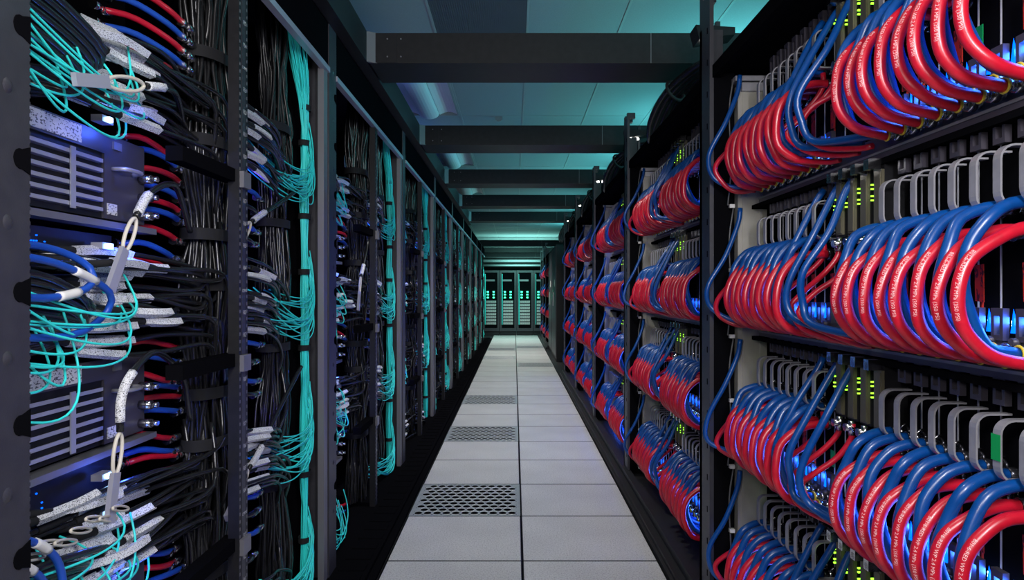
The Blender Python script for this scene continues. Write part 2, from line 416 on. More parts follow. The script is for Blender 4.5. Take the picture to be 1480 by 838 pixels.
# specials, relative to (XC, far post Y, row z)
def special(kind, q):
    if kind == 'blue_mid':
        y = [-.69, -.78, -.86][q]
        return [(.04, y, .405), (.02, y, .37), (-.035, y - .002, .27), (-.082, y + .008, .16), (-.088, y + .02, .09), (-.06, y - .01, .035), (0, y - .14, .012), (.02, y - .17, .01)]
    if kind == 'red_mid':
        y = [-.71, -.80, -.87][q]
        return [(.03, y, .255), (.03, y, .215), (.0, y + .015, .165), (-.05, y + .045, .115), (-.08, y + .055, .07), (-.055, y + .01, .018), (0, y - .08, -.008), (.02, y - .12, -.01)]
    if kind == 'blue_side':
        return [(-.02, -.18, .42), (-.03, -.18, .36), (-.08, -.18, .25), (-.135, -.175, .14), (-.13, -.18, .06), (-.06, -.205, .02), (.01, -.24, .014)]
    return [(.0, -.27, .225), (-.05, -.245, .17), (-.11, -.20, .09), (-.105, -.195, .035), (-.045, -.21, .002), (.01, -.25, 0)]
SPEC = [('blue_mid', 0, .0095), ('blue_mid', 1, .0095), ('blue_mid', 2, .0095), ('red_mid', 0, .0074), ('red_mid', 1, .0074), ('red_mid', 2, .0074), ('blue_side', 0, .0086), ('red_side', 0, .0086)]
G1 = [-.30 - .06 * i for i in range(8)]     # far cluster, from its far end
G2 = [-1.06 - .06 * i for i in range(8)]    # near cluster

NV = 6
HM = {c: [MB().tube(spline(jitter(arc_path(c), .0035), 26), RR[c], 14).mesh(c + '_hose', c) for _ in range(NV)] for c in ('red', 'blue')}
SM = {}
for kd, q, r in SPEC:
    SM[kd, q] = [MB().tube(spline(jitter(special(kd, q), .006), 34), r, 12).mesh(kd.split('_')[0] + '_hose', kd.split('_')[0]) for _ in range(3)]
def fitting_mesh():
    mb = MB()                                            # upper end: ferrule, hex nut, release lever
    mb.cyl((-.004, 0, 0), (.012, 0, 0), .0140, 12, 1); mb.cyl((.012, 0, 0), (.030, 0, 0), .0115, 6, 0)
    mb.cyl((.030, 0, 0), (.040, 0, 0), .0145, 12, 1); mb.cyl((.040, 0, 0), (.075, 0, 0), .0095, 10, 0)
    mb.ring((.034, 0, .004), (0, 1, .2), .016, .0025, 10, 5, 0)
    return mb.mesh('fitting', ['chrome', 'darkchrome'])
def collar_mesh():
    mb = MB(); mb.ring((0, 0, 0), (1, 0, 0.0), .0125, .0026, 16, 6, 0)
    mb.cyl((.0, 0, 0), (.018, 0, 0), .0105, 12, 1); mb.cyl((.018, 0, 0), (.032, 0, 0), .0130, 8, 1); mb.cyl((.03, 0, 0), (.07, 0, 0), .009, 8, 1)
    return mb.mesh('collar', ['yellow', 'chrome'])
FM, KM = fitting_mesh(), collar_mesh()
# white print on the near red hoses, wrapped round the hose surface
def print_on(P, r, txt, size, s0, phi):
    T, N, B = frames(P)
    L = np.concatenate([[0], np.cumsum(np.linalg.norm(np.diff(P, axis=0), axis=1))])
    V, Fs = text_geo(txt, size)
    s = s0 + V[:, 0]; a = phi - (V[:, 1] - size * .35) / r
    it = lambda A: np.stack([np.interp(s, L, A[:, k]) for k in range(3)], 1)
    n = it(N); b = it(B)
    X = it(P) + (np.cos(a)[:, None] * n + np.sin(a)[:, None] * b) * (r + .0004)
    return X, Fs
PRINT_PATHS = [spline(jitter(arc_path('red'), .0035), 40) for _ in range(3)]
PRED = [MB().tube(P, RR['red'], 16).mesh('red_hose', 'red') for P in PRINT_PATHS]
PTXT = []
for P in PRINT_PATHS:
    T, N, B = frames(P)
    i = int(np.argmin(P[:, 0]))                         # the aisle-most point; print faces the aisle and the camera
    d = np.array((-.72, -.69, 0)); phi = math.atan2(float(d @ B[i]), float(d @ N[i]))
    mb = MB()
    X, Fs = print_on(P, RR['red'], '801-6-RED WP 2.4 MPa (350 PSI)', .0084, .135, phi); mb.add(X, Fs)
    PTXT.append(mb.mesh('print', 'ink'))

def place_hose(color, mesh, loc, label, grp, fit=None, col=None, prn=None):
    o = link(color + '_hose', mesh, None, loc)
    tag(o, label, 'hose', grp)
    if fit is not None: link('fitting', FM, o, fit)
    if col is not None: link('collar', KM, o, col)
    if prn is not None: link('print', prn, o)
    return o

# ---- far hoses, joined
stuff = {'red': MB(), 'blue': MB()}
def add_stuff_row(k, z, sc=1.0):
    yf = YF[k]
    for G in (G1, G2):
        for y in G:
            for c in ('red', 'blue'):
                P = spline(arc_path(c), 11) * (1, 1, 1) + np.array((XC, yf + y * sc, z)) + RNG.normal(0, .003, (1, 3))
                stuff[c].tube(P, RR[c], 6, False)
    for kd, q, r in SPEC:
        c = kd.split('_')[0]; P = spline(jitter(special(kd, q), .006), 14); P[:, 1] *= sc
        stuff[c].tube(P + np.array((XC, yf, z)), r, 6, False)

# ---- blade parts (local: x from hose collar plane, y centre of the slot, z from the row's collar height)
def blade_meshes():
    d = {}
    d['body'] = MB().box(.075, .36, -.027, .027, .03, .435).mesh('blade_server', 'blacker')
    d['edge_strip'] = MB().box(.0725, .075, -.029, -.0268, .03, .40).mesh('edge_strip', 'edge')
    P = [(.064, 0, .265)] + [(.024 - .024 * math.sin(u), 0, .289 - .024 * math.cos(u)) for u in np.linspace(0, math.pi / 2, 6)]
    P += [(.024 - .024 * math.cos(u), 0, .345 + .024 * math.sin(u)) for u in np.linspace(0, math.pi / 2, 6)] + [(.064, 0, .369)]
    d['handle'] = MB().band(P, .018, .0035).mesh('handle', 'handle')
    m = MB()
    for y0, y1, z0, z1 in ((-.016, -.009, .385, .445), (.007, .014, .385, .445), (-.009, .007, .385, .395), (-.009, .007, .43, .445)): m.box(.045, .058, y0, y1, z0, z1)
    m.box(.05, .07, -.012, .010, .44, .455); m.box(.04, .05, -.004, .002, .445, .452)
    d['latch'] = m.mesh('latch', 'plastic')
    m = MB()
    for i in range(5): m.box(.060, .066, .017, .023, .393 + i * .008, .398 + i * .008)
    d['barcode'] = m.mesh('vent_comb', 'rail')
    m = MB()
    for y0, y1, z0, z1 in ((-.018, -.010, .03, .088), (.004, .012, .03, .088), (-.010, .004, .03, .04), (-.010, .004, .074, .088)): m.box(.040, .052, y0, y1, z0, z1)
    m.cyl((.03, .010, .03), (.055, .010, .03), .007, 8); m.box(.045, .075, -.012, .008, .02, .034)
    d['lower_latch'] = m.mesh('lower_latch', 'plastic')
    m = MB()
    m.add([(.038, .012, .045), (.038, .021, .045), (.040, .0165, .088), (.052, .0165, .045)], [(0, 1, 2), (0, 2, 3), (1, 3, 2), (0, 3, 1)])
    d['light_pipe'] = m.mesh('light_pipe', 'pipe')  # glowing pyramid standing in for LED light reflected on the latch
    m = MB()
    for dy in (-.0048, .0048):
        for dz in (-.0032, .0032): m.box(.058, .062, -.022 + dy - .0030, -.022 + dy + .0030, .060 + dz - .0021, .060 + dz + .0021)
    d['indicator'] = m.mesh('indicator', 'led_white')
    m = MB(); m.prism([(-.013, .098), (.010, .100), (.012, .168), (-.012, .170)], 'x', .052, .0535); m.box(.056, .060, -.002, .001, .075, .10)
    d['tag'] = m.mesh('warning_tag', 'tag')
    d['gtag'] = MB().prism([(-.010, .105), (.011, .105), (.011, .15), (-.010, .15)], 'x', .052, .0535).mesh('warning_tag', 'green_tag')
    m = MB(); m.box(-.0036, -.0028, -.0108, .0108, .30, .345); d['tape'] = m.mesh('tape', 'green_tag')
    return d
BM = blade_meshes()
def controller_meshes():
    d = {}
    d['body'] = MB().box(.035, .33, -.024, .024, .262, .425).mesh('controller_module', 'black')
    d['cover'] = MB().box(.028, .035, -.023, .010, .268, .405).box(.026, .028, -.020, .006, .272, .40).mesh('cover', 'olive')
    m = MB()
    for z in (.335, .345, .362, .372): m.box(.0245, .0345, .0140, .0185, z, z + .0035)
    d['indicator'] = m.mesh('indicator', 'led_green')
    m = MB(); m.cyl((.03, -.008, .415), (-.0, -.008, .415), .009, 8); m.box(.0, .03, -.018, .004, .405, .430)
    d['plug'] = m.mesh('plug', 'chrome')
    m = MB(); m.cyl((.03, -.008, .262), (.03, -.008, .225), .010, 8); m.cyl((.01, -.008, .245), (.05, -.008, .245), .010, 8)
    d['connector'] = m.mesh('connector', 'chrome')
    return d
CMn = controller_meshes()

def right_cabinet(k):
    yf = YF[k]; sp = SPR if k < 5 else 1.43; sc = sp / SPR
    t = empty('compute_cabinet', (XP, yf, 0))
    tag(t, 'black open cabinet frame with red and blue hoses, %s in the right row' % RACK[k], 'cabinet', 'right row cabinets')
    def P(name, mb, m): return mb.build(name, m, t, (-XP, -yf, 0))
    yn = yf - sp
    b = MB(); b.box(XP, XP + .015, yf - .13, yf, .03, 2.30); b.box(XP, XP + .08, yf - .03, yf, .03, 2.20)
    pst = P('post', b, 'post')
    MB().box(XP + .015, XP + .09, yf - .13, yf - .12, .05, 2.0).build('post_return', 'blacker', pst)
    b = MB()
    for z in np.arange(.15, 2.2, .118): b.box(XP - .0012, XP, yf - .105, yf - .098, z, z + .022)
    tag(b.build('slot', 'blacker', pst), kind='stuff')
    b = MB(); b.box(XP, XP + .05, yf - .13, yf - .10, 2.30, 2.335); b.box(XP, XP + .05, yf - .045, yf, 2.30, 2.335); b.build('fork_top', 'post', pst)
    P('fascia', MB().box(XP + .01, XP + .04, yn, yf - .13, 1.985, 2.03), 'blacker')
    P('top_panel', MB().box(XP + .04, 2.2, yn, yf, 2.0, 2.03), 'blacker')
    P('back_panel', MB().box(1.25, 1.27, yn, yf, .03, 2.0), 'blacker')
    P('side_panel', MB().box(XP + .08, 1.27, yf - .02, yf - .005, .03, 2.0), 'blacker')
    P('column_panel', MB().box(.775, .88, yf - .155, yf - .05, .06, 1.95).box(.79, .80, yf - .158, yf - .155, .06, 1.95).box(.855, .865, yf - .158, yf - .155, .06, 1.95), 'tan')
    P('column_bracket', MB().box(.76, .90, yf - .175, yf - .05, 1.96, 1.978).box(.785, .87, yf - .17, yf - .06, 1.925, 1.955), 'handle')
    P('base_rail', MB().box(.625, .66, yn, yf, -.004, .035).box(.66, .70, yn, yf, -.004, .075).box(.70, 1.25, yn, yf, -.004, .05), 'black')
    P('base_lip', MB().box(.610, .625, yn, yf, -.004, .012), 'beam')
    for z in ZR:
        P('manifold', MB().box(.835, .90, yn + .2, yf - .2, z - .038, z - .020).box(.85, .87, yn + .2, yf - .2, z - .020, z + .022), 'plastic')
        P('manifold_edge', MB().box(.832, .835, yn + .2, yf - .2, z - .026, z - .020), 'rail')
        P('shelf', MB().box(.825, 1.25, yn + .05, yf - .1, z - .055, z - .041), 'blacker')
    if k < 2:
        for z in ZR:                                         # small white clips and grey earth lead beside the column
            for dz in (.10, .19, -.05):
                P('clip', MB().box(.745, .763, yf - .16, yf - .145, z + dz, z + dz + .013), 'white')
            b = MB(); b.tube(spline([(.76, yf - .15, z + .42), (.745, yf - .15, z + .30), (.752, yf - .15, z + .1), (.74, yf - .15, z - .04)], 14), .003, 6); P('earth_lead', b, 'greycable')
            b = MB()
            for zz in (.275, .285, .33, .34): b.box(.885, .892, yf - .25, yf - .245, z + zz, z + zz + .005)
            P('indicator', b, 'led_green')
    return t

for k in range(8):
    t = right_cabinet(k)
    yf = YF[k]
    for ri, z in enumerate(ZR):
        if k < 3:
            where = '%s tier, %s right cabinet' % (TIER[ri], RACK[k])
            grp = 'cooling hoses on the %s right cabinet' % RACK[k]
            for gi, G in enumerate((G1, G2)):
                cl = ('far cluster', 'near cluster')[gi]
                for i, y in enumerate(G):
                    if k == 0 and gi == 1 and i > 7: continue
                    v = (i * 2 + ri + gi) % NV
                    near = (k == 0 and gi == 1)
                    n_ = '%s from far end' % ORD[i]
                    fit = (.04, 0, .222); col = (.012, 0, 0)
                    w = (i + ri) % 3
                    hm, prn = (PRED[w], PTXT[w]) if near else (HM['red'][v], None)
                    loc = (XC, yf + y, z)
                    place_hose('red', hm, loc, 'red hose loop, %s, %s, %s' % (n_, cl, where), grp, fit if k < 2 else None, col if k < 2 else None, prn)
                    place_hose('blue', HM['blue'][v], loc, 'blue hose loop, %s, %s, %s' % (n_, cl, where), grp, (.04, .028, .267) if k < 2 else None, (.012, .028, .014) if k < 2 else None)
            for kd, q, r in SPEC:
                c = kd.split('_')[0]
                lb = {'blue_mid': 'long blue hose between clusters, %s from post' % ORD[q], 'red_mid': 'thin red S-shaped hose between clusters, %s from post' % ORD[q],
                      'blue_side': 'long blue hose bowing out beside the post', 'red_side': 'short red hose bowing out beside the post'}[kd]
                place_hose(c, SM[kd, q][(ri + k) % 3], (XC, yf, z), '%s, %s' % (lb, where), grp)
        else:
            add_stuff_row(k, z, 1.0 if k < 5 else 1.43 / SPR)

tag(stuff['red'].build('red_hose', 'red'), 'mass of red hose loops on the far right cabinets', 'hose', kind='stuff')
tag(stuff['blue'].build('blue_hose', 'blue'), 'mass of blue hose loops on the far right cabinets', 'hose', kind='stuff')

# blades, controllers
fb = MB(); fh = MB(); fc = MB(); fg = MB()
for k in range(8):
    yf = YF[k]; sc = 1.0 if k < 5 else 1.43 / SPR
    for ri, z in enumerate(ZR):
        for gi, G in enumerate((G1, G2)):
            for i, y in enumerate(G):
                if k < 2:
                    o = link('blade_server', BM['body'], None, (XC, yf + y, z))
                    tag(o, 'blade server with grey handle, %s in %s cluster, %s tier, %s right cabinet' % (ORD[i], ('far', 'near')[gi], TIER[ri], RACK[k]), 'server', 'blade servers')
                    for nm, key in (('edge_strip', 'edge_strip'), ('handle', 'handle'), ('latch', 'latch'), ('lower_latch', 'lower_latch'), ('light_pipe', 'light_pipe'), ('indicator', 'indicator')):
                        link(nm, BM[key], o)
                    if k == 0: link('vent_comb', BM['barcode'], o)
                    if k == 0 and (i * 7 + ri * 3 + gi) % 3 != 0:
                        q = link('warning_tag', BM['gtag'] if (i + ri * 2) % 7 == 4 else BM['tag'], o)
                        q['label'] = 'green tag' if (i + ri * 2) % 7 == 4 else 'red tag with dark handwriting'
                    if k == 0 and ri == 2 and gi == 1 and i == 6:
                        q = link('tape', BM['tape'], o); q['label'] = 'green tape on the handle'
                else:
                    yy = yf + y * sc
                    fb.box(XC + .075, XC + .2, yy - .027, yy + .027, z + .03, z + .435)
                    fh.box(XC, XC + .006, yy - .010, yy + .010, z + .27, z + .365); fh.box(XC, XC + .07, yy - .010, yy + .010, z + .265, z + .27); fh.box(XC, XC + .07, yy - .010, yy + .010, z + .365, z + .37)
        for i in range(4):
            y = -.80 - .062 * i
            if k < 2:
                o = link('controller_module', CMn['body'], None, (XC, yf + y, z))
                tag(o, 'olive module with green lights, %s from far end, %s tier, %s right cabinet' % (ORD[i], TIER[ri], RACK[k]), 'controller', 'controller modules')
                for nm in ('cover', 'indicator', 'plug', 'connector'): link(nm, CMn[nm], o)
            else:
                yy = yf + y * sc
                fc.box(XC + .028, XC + .2, yy - .022, yy + .022, z + .262, z + .425)
                for zz in (.335, .362): fg.box(XC + .025, XC + .028, yy - .003, yy + .003, z + zz, z + zz + .005)
if True:
    t = empty('blade_server', (XC, YF[2], 0)); tag(t, 'rows of blade servers behind the hoses of the farther right cabinets', 'server', kind='stuff')
    for nm, mb, mm in (('body', fb, 'blacker'), ('handle', fh, 'handle'), ('module', fc, 'olive'), ('indicator', fg, 'led_green')):
        tag(mb.build(nm, mm, t, (-XC, -YF[2], 0)), kind='stuff')

# blue glow from the status lights behind the hoses
for k in range(5):
    for z in ZR[:4]:
        for G in (G1, G2):
            yc = YF[k] + sum(G) / 8
            light('AREA', 'status_light', (XC + .052, yc, z + .066), 2.0 if k < 3 else 1.6, (0.02, 0.12, 1.0), (XC - .2, yc, z + .06), shape='RECTANGLE', size=.44, size_y=.012)
for yc in (15.4 - .7, 16.8 - .7, 18.2 - .7):
    for z in ZR: light('AREA', 'status_light', (XC + .052, yc, z + .066), 0.5, (0.02, 0.12, 1.0), (XC - .2, yc, z + .06), shape='RECTANGLE', size=.9, size_y=.012)

# two blind cabinets in the break of the right row
for q, (y0, y1) in enumerate(((11.45, 12.7 - .005), (12.7, 13.95))):
    t = empty('pump_cabinet', (XP, y0, 0)); tag(t, 'black closed cooling cabinet in the gap of the right row, %s' % ('nearer of two' if q == 0 else 'farther of two'), 'cabinet', 'closed cooling cabinets')
    MB().box(.01, .57, 0, y1 - y0, 0, 2.02).build('body', 'black', t)
    MB().box(0, .01, .05, (y1 - y0) / 2 - .01, .08, 1.98).build('door', 'post', t); MB().box(0, .01, (y1 - y0) / 2 + .01, y1 - y0 - .05, .08, 1.98).build('door', 'post', t)
    MB().box(-.012, 0, (y1 - y0) / 2 + .04, (y1 - y0) / 2 + .07, .95, 1.2).build('handle', 'handle', t)
    MB().box(-.003, 0, .3, .42, 1.3, 1.42).build('notice', 'white', t)

# power leads and added boxes whose white glow stands in for glints on them
for k in range(5):
    y = YF[k] + .35
    t = empty('power_lead', (.80, y + .35, 2.03)); tag(t, 'thick black power leads arching up beside the cross beam, %s from the camera' % ORD[k], 'cable', 'power leads above the right row')
    for j in range(4):
        dx = .03 * j
        Pp = spline([(-.10 + dx * .3, .32, -.02), (-.115 + dx, .25, .06), (-.08 + dx, .10, .16), (.0 + dx, -.10, .22), (.10 + dx, -.25, .24), (.3 + dx, -.35, .22)], 18)
        MB().tube(Pp, .019, 8).build('lead', 'cable', t)
    MB().ring((-.035, .04, .17), (.5, -.8, .4), .055, .008, 14, 6).build('strap', 'strap', t)
    t = empty('floodlight', (.80, y - .08, 2.26)); tag(t, 'small black twin floodlight glowing white above the right cabinets, %s from the camera' % ORD[k], 'lamp', 'floodlights above the right row')
    MB().prism([(-.06, .0), (.09, .02), (.09, .05), (-.075, .06)], 'y', -.05, .05).build('housing', 'black', t)
    for dx in (-.035, .012): MB().ring((dx, -.02, -.004), (0, 0, 1), .008, .007, 10, 6).cyl((dx, -.02, -.01), (dx, -.02, .004), .010, 10).build('lens', 'lamp', t)
    MB().box(.02, .04, -.01, .01, .05, .09).box(.03, .045, .045, .06, -.23, .06).build('bracket', 'post', t)
# ================================================================== LEFT ROW (network racks)
XL = -0.795                                  # aisle face of the left posts
SPL = 1.79
Y0L = [1.04 + SPL * k for k in range(9)]
ZL = [1.68, 1.175, 0.67, 0.165]              # centre of every cable tier
# local frame of a rack: x depth behind the post face (positive = deeper, world x = XL - x), y from the near post's far edge
def LW(p): return (XL - p[0], p[1], p[2])
def lp(pts): return [(-(a), b, c) for a, b, c in pts]     # to rack-local Blender coords, origin (XL, Y0, 0)

def hose_stub_paths():
    out = []
    for ti, z in enumerate(ZL):
        for i in range(9):
            zz = z - .10 - i * .037 + RNG.normal(0, .005); q = RNG.uniform(-.03, .03)
            c = 'red' if i % 2 == 0 else 'blue_cord'
            out.append((c, lp([(.20, .59 + q, zz), (.17, .63 + q, zz + .006), (.15, .69 + q, zz - .008 + q * .3), (.155, .76 + q, zz - .024 + q * .4)])))
    for i in range(5):
        zz = 1.93 - i * .037
        out.append(('red' if i % 2 == 0 else 'blue_cord', lp([(.20, .50, zz), (.16, .56, zz + .006), (.12, .64, zz - .012), (.11, .72, zz - .026)])))
    for ti, z in enumerate(ZL):
        for i in range(4):
            zz = z - .13 - i * .06 + RNG.normal(0, .008); q = RNG.uniform(-.04, .04)
            out.append(('cable' if i % 2 else 'blue_cord', lp([(.16, .98 + q, zz), (.12, 1.02 + q, zz + .004), (.09, 1.09 + q, zz - .01), (.10, 1.16 + q, zz - .02)])))
    return out

def black_paths():
    out = []                                               # (path, radius, label position or None, tier)
    for ti, z in enumerate(ZL):
        for i in range(22):                                # bay a: out of the switch, past the label, into the upright bundle
            u = i / 21.0
            z0 = z + .095 - .19 * u + RNG.normal(0, .008)
            y0 = .16 + RNG.uniform(-.05, .16); d0 = .16 + RNG.uniform(-.03, .05)
            dz = RNG.uniform(-.015, .02)
            up = 1 if RNG.random() < .35 else -1
            yb = .84 + RNG.uniform(-.06, .06); db = .09 + RNG.uniform(-.03, .07)
            P = [(d0 + .12, y0 - .03, z0 + .01), (d0, y0 + .03, z0 + .012), (d0 - .05, y0 + .16, z0 + dz), (d0 - .07, y0 + .30, z0 + dz * 1.5), (db - .01, yb - .06, z0 - .01), (db, yb, z0 + up * .07), (db + .02, yb + .02, z0 + up * .16)]
            out.append((lp(P), .0062, .30, ti, 'a'))
        for i in range(8):                                 # thick slack loops turning back at the near post
            u = i / 7.0
            P = [(.07 + .05 * u, -.12, z + .06 - .10 * u), (.06 + .05 * u, .10, z + .055 - .085 * u), (.07 + .05 * u, .26 + RNG.uniform(-.03, .05), z + .01 - .06 * u), (.12 + .04 * u, .30, z - .03 - .05 * u), (.17 + .03 * u, .18, z - .055 - .05 * u), (.2, .0, z - .05 - .05 * u)]
            out.append((lp(P), .0075, None, ti, 'a'))
        for i in range(16):                                # bay b
            u = i / 15.0
            z0 = z + .09 - .19 * u + RNG.normal(0, .01)
            yb = 1.41 + RNG.uniform(-.05, .05); db = .12 + RNG.uniform(-.03, .04)
            up = 1 if RNG.random() < .4 else -1
            P = [(.14 + RNG.uniform(0, .05), .82, z0 + .01), (.07 + RNG.uniform(0, .05), .95, z0 + .02), (.035 + RNG.uniform(0, .04), 1.12, z0 + .005), (.05 + RNG.uniform(0, .03), 1.26, z0 - .03), (db - .03, yb - .03, z0 + up * .07 - .03), (db, yb, z0 + up * .18)]
            out.append((lp(P), .0062, .34 if i % 2 else None, ti, 'b'))
    return out
def aqua_paths():
    out = []
    for ti, z in enumerate(ZL):
        for i in range(13):                                # bay a: from the near post, sagging, up to the switch
            zs = z + RNG.uniform(-.13, .09); ye = .30 + RNG.uniform(-.14, .20); sag = RNG.uniform(.05, .19); ze = z + RNG.uniform(-.05, .07)
            S0, E = np.array((.03 + RNG.uniform(0, .05), -.10, zs)), np.array((.10 + RNG.uniform(-.02, .05), ye, ze))
            C = np.array((.005, ye * RNG.uniform(.7, 1.15) + .03, min(zs, ze) - 1.5 * sag))
            out.append((lp([tuple(S0 * (1 - t) ** 2 + 2 * C * t * (1 - t) + E * t * t) for t in np.linspace(0, 1, 9)]), .0024, ti, 'a'))
        for i in range(20):                                # bay b: from the trunk, sagging, to the left
            zs = z + RNG.uniform(.0, .20); ye = 1.14 + RNG.uniform(-.12, .16); sag = RNG.uniform(.02, .17); ze = z + RNG.uniform(-.06, .04)
            S0, E = np.array((.060, 1.60 + RNG.uniform(-.015, .02), zs)), np.array((.10 + RNG.uniform(-.03, .04), ye, ze))
            C = np.array((.0, 1.60 + RNG.uniform(-.03, .09), min(z, zs) - 1.6 * sag - .03))
            out.append((lp([tuple(S0 * (1 - t) ** 2 + 2 * C * t * (1 - t) + E * t * t) for t in np.linspace(0, 1, 9)]), .0022, ti, 'b'))
    return out
BP, AP, HP = black_paths(), aqua_paths(), hose_stub_paths()
BMESH = [MB().tube(spline(P, 26), r, 7).mesh('network_cable', 'cable') for P, r, l, ti, b in BP]
def slab(mb, a, b, w, th, mi=0, up=(0, 0, 1)):
    a, b = np.array(a, float), np.array(b, float); d = (b - a) / np.linalg.norm(b - a)
    n = np.cross(d, up); n /= np.linalg.norm(n); u = np.cross(n, d); V = []
    for p in (a, b):
        for q, e in ((-1, -1), (1, -1), (1, 1), (-1, 1)): V.append(p + u * q * w / 2 + n * e * th / 2)
    return mb.add(V, [(0, 1, 2, 3), (7, 6, 5, 4), (0, 4, 5, 1), (1, 5, 6, 2), (2, 6, 7, 3), (3, 7, 4, 0)], False, mi)
def sleeve(P, f, r):
    S_ = spline(P, 60); i = int(f * 59); n = 8 + (i % 4)
    mb = MB(); mb.tube(S_[i:i + n + 1], .0112, 4, True, 0); mb.sm = [False] * len(mb.sm)
    mb.tube(S_[max(0, i - 5):i + 1], .0085, 7, True, 1)
    return mb.mesh('label_sleeve', ['sleeve', 'strap'])
SMESH = [sleeve(P, l + RNG.uniform(-.10, .10), r) if l else None for P, r, l, ti, b in BP]
AMESH = [MB().tube(spline(P, 26), r, 6).mesh('fibre_cable', 'aqua') for P, r, ti, b in AP]
HMESH = [MB().tube(spline(P, 10), .0076, 9).mesh('stub_hose', c) for c, P in HP]
fm = MB(); fm.cyl((.0, .03, 0), (.0, -.0, 0), .011, 8); fm.cyl((0, 0, 0), (0, -.012, 0), .008, 8); fm.cyl((0, -.012, 0), (0, -.03, 0), .012, 6)
STUBFIT = fm.mesh('fitting', 'chrome')

# upright bundles (local to rack)
def bundle_mesh(cx, cy, n, rx, ry, r, zs, wob, mname, mm, seg=26, fan=None, amp=.006):
    mb = MB(); p1, p2 = RNG.uniform(0, 6, 2)
    for i in range(n):
        a = RNG.uniform(0, 2 * math.pi); q = math.sqrt(RNG.uniform(.05, 1))
        ox, oy = math.cos(a) * q * rx, math.sin(a) * q * ry; P = []
        for j, z in enumerate(np.linspace(zs[0], zs[1], 16)):
            w_ = 1 + .22 * math.sin(z * 12.5 + p1 + .3 * a)
            x, y = ox * w_ + RNG.normal(0, wob), oy * w_ + RNG.normal(0, wob) + amp * math.sin(z * 7 + p2)
            if fan and z > fan[0]:
                t = (z - fan[0]) / (zs[1] - fan[0]); y = y * (1 + 1.6 * t) - fan[1] * t * t; x = x * (1 + t)
            P.append((-(cx + x), cy + y, z))
        mb.tube(spline(P, seg), r, 5, False)
    return mb.mesh(mname, mm)
BUNA = bundle_mesh(.12, .865, 85, .05, .09, .0058, (.05, 2.28), .007, 'cables', 'cable', 40)
BUNB = bundle_mesh(.13, 1.41, 60, .045, .08, .0055, (.05, 2.28), .007, 'cables', 'cable', 34)
TRNKS = [bundle_mesh(.075, 1.60, 52, .015, .019, .0024, (.03, 2.2), .0026, 'fibres', 'aqua', 30, (1.82, .15), .003) for _ in range(4)]

def strap_mesh(cx, cy, rx, ry, h):
    n = 18; V = []; Fs = []
    for i in range(n):
        a = 2 * math.pi * i / n
        for z in (-h / 2, h / 2): V.append((-(cx + math.cos(a) * rx), cy + math.sin(a) * ry, z))
    for i in range(n): j = (i + 1) % n; Fs.append((2 * i, 2 * j, 2 * j + 1, 2 * i + 1))
    return MB().add(V, Fs, True).mesh('strap', 'strap')
STA, STB, STT = strap_mesh(.12, .865, .062, .105, .032), strap_mesh(.13, 1.41, .055, .092, .03), strap_mesh(.075, 1.60, .024, .031, .022)

# switch chassis (front plane at depth .155)
def chassis_parts(t, z, detail):
    """z = top of box; parts in rack-local coords"""
    D = .155; y0, y1 = -.08, .60
    zb = z - .19
    def P(nm, mb, m, par=t): return mb.build(nm, m, par)
    P('body', MB().box(-(D + .45), -(D + .006), y0, y1, zb, z), 'black')
    P('face_plate', MB().box(-(D + .006), -D, .44, y1, zb, z - .045).box(-(D + .006), -D, y0, y1, z - .045, z), 'plastic')
    for i in range(6):
        zz = zb + .012 + i * .0215
        P('slat', MB().prism([(-(D + .008), zz), (-(D - .004), zz + .002), (-(D - .004), zz + .010), (-(D + .008), zz + .007)], 'y', y0 + .02, .43), 'slat')
    P('slat_bar', MB().box(-(D - .005), -(D - .008), 0.318, .333, zb + .008, zb + .135), 'slat')
    P('printed_plate', MB().box(-D, -(D - .002), -.02, .36, z - .040, z - .004), 'plate')
    P('lower_rail', MB().box(-(D + .02), -(D - .02), y0, .62, zb - .022, zb - .008), 'rail')
    if detail:
        b = MB()
        b.tube(spline([(-D, .47, zb + .115), (-(D - .03), .475, zb + .115), (-(D - .032), .53, zb + .115), (-D, .55, zb + .115)], 16), .005, 7); P('pull_handle', b, 'handle')
        for zz in (.02, .065, .11): P('coupling', MB().cyl((-(D), .58, zb + zz), (-(D - .03), .58, zb + zz), .011, 10).cyl((-(D - .03), .58, zb + zz), (-(D - .045), .58, zb + zz), .007, 8), 'chrome')
        P('rating_label', MB().box(-D, -(D - .002), .45, .485, zb + .01, zb + .035), 'plate')
        P('port', MB().box(-D, -(D - .004), .47, .50, z - .03, z - .012), 'rail')
        # lower perforated panel with indicator lights
        p = P('vent_panel', MB().box(-(D + .05), -(D + .02), y0, .50, zb - .12, zb - .035), 'black')
        m = MB()
        for i in range(46):
            for j in range(6):
                if RNG.random() < .28: m.box(-(D + .02), -(D + .018), -.06 + i * .0075, -.057 + i * .0075, zb - .11 + j * .011, zb - .1075 + j * .011)
        tag(m.build('indicator', 'pipe', p), kind='stuff')

def strip_text_mesh():
    mb = MB()
    seq = ['R5', 'R4', 'CMM0', 'R3', 'R2', 'R1', 'R0', None, 'R7', 'R6']
    zz = 1.95
    i = 0
    while zz > .1:
        s_ = seq[i % 10]; i += 1
        if s_:
            V, Fs = text_geo(s_, .017 if len(s_) < 3 else .012)
            X = np.stack([np.full(len(V), .0012), V[:, 0] + (.818 if len(s_) < 3 else .810), V[:, 1] + zz], 1)
            mb.add(X, Fs)
        zz -= .0625
    return mb.mesh('rack_unit_numbers', 'white')
STX = strip_text_mesh()

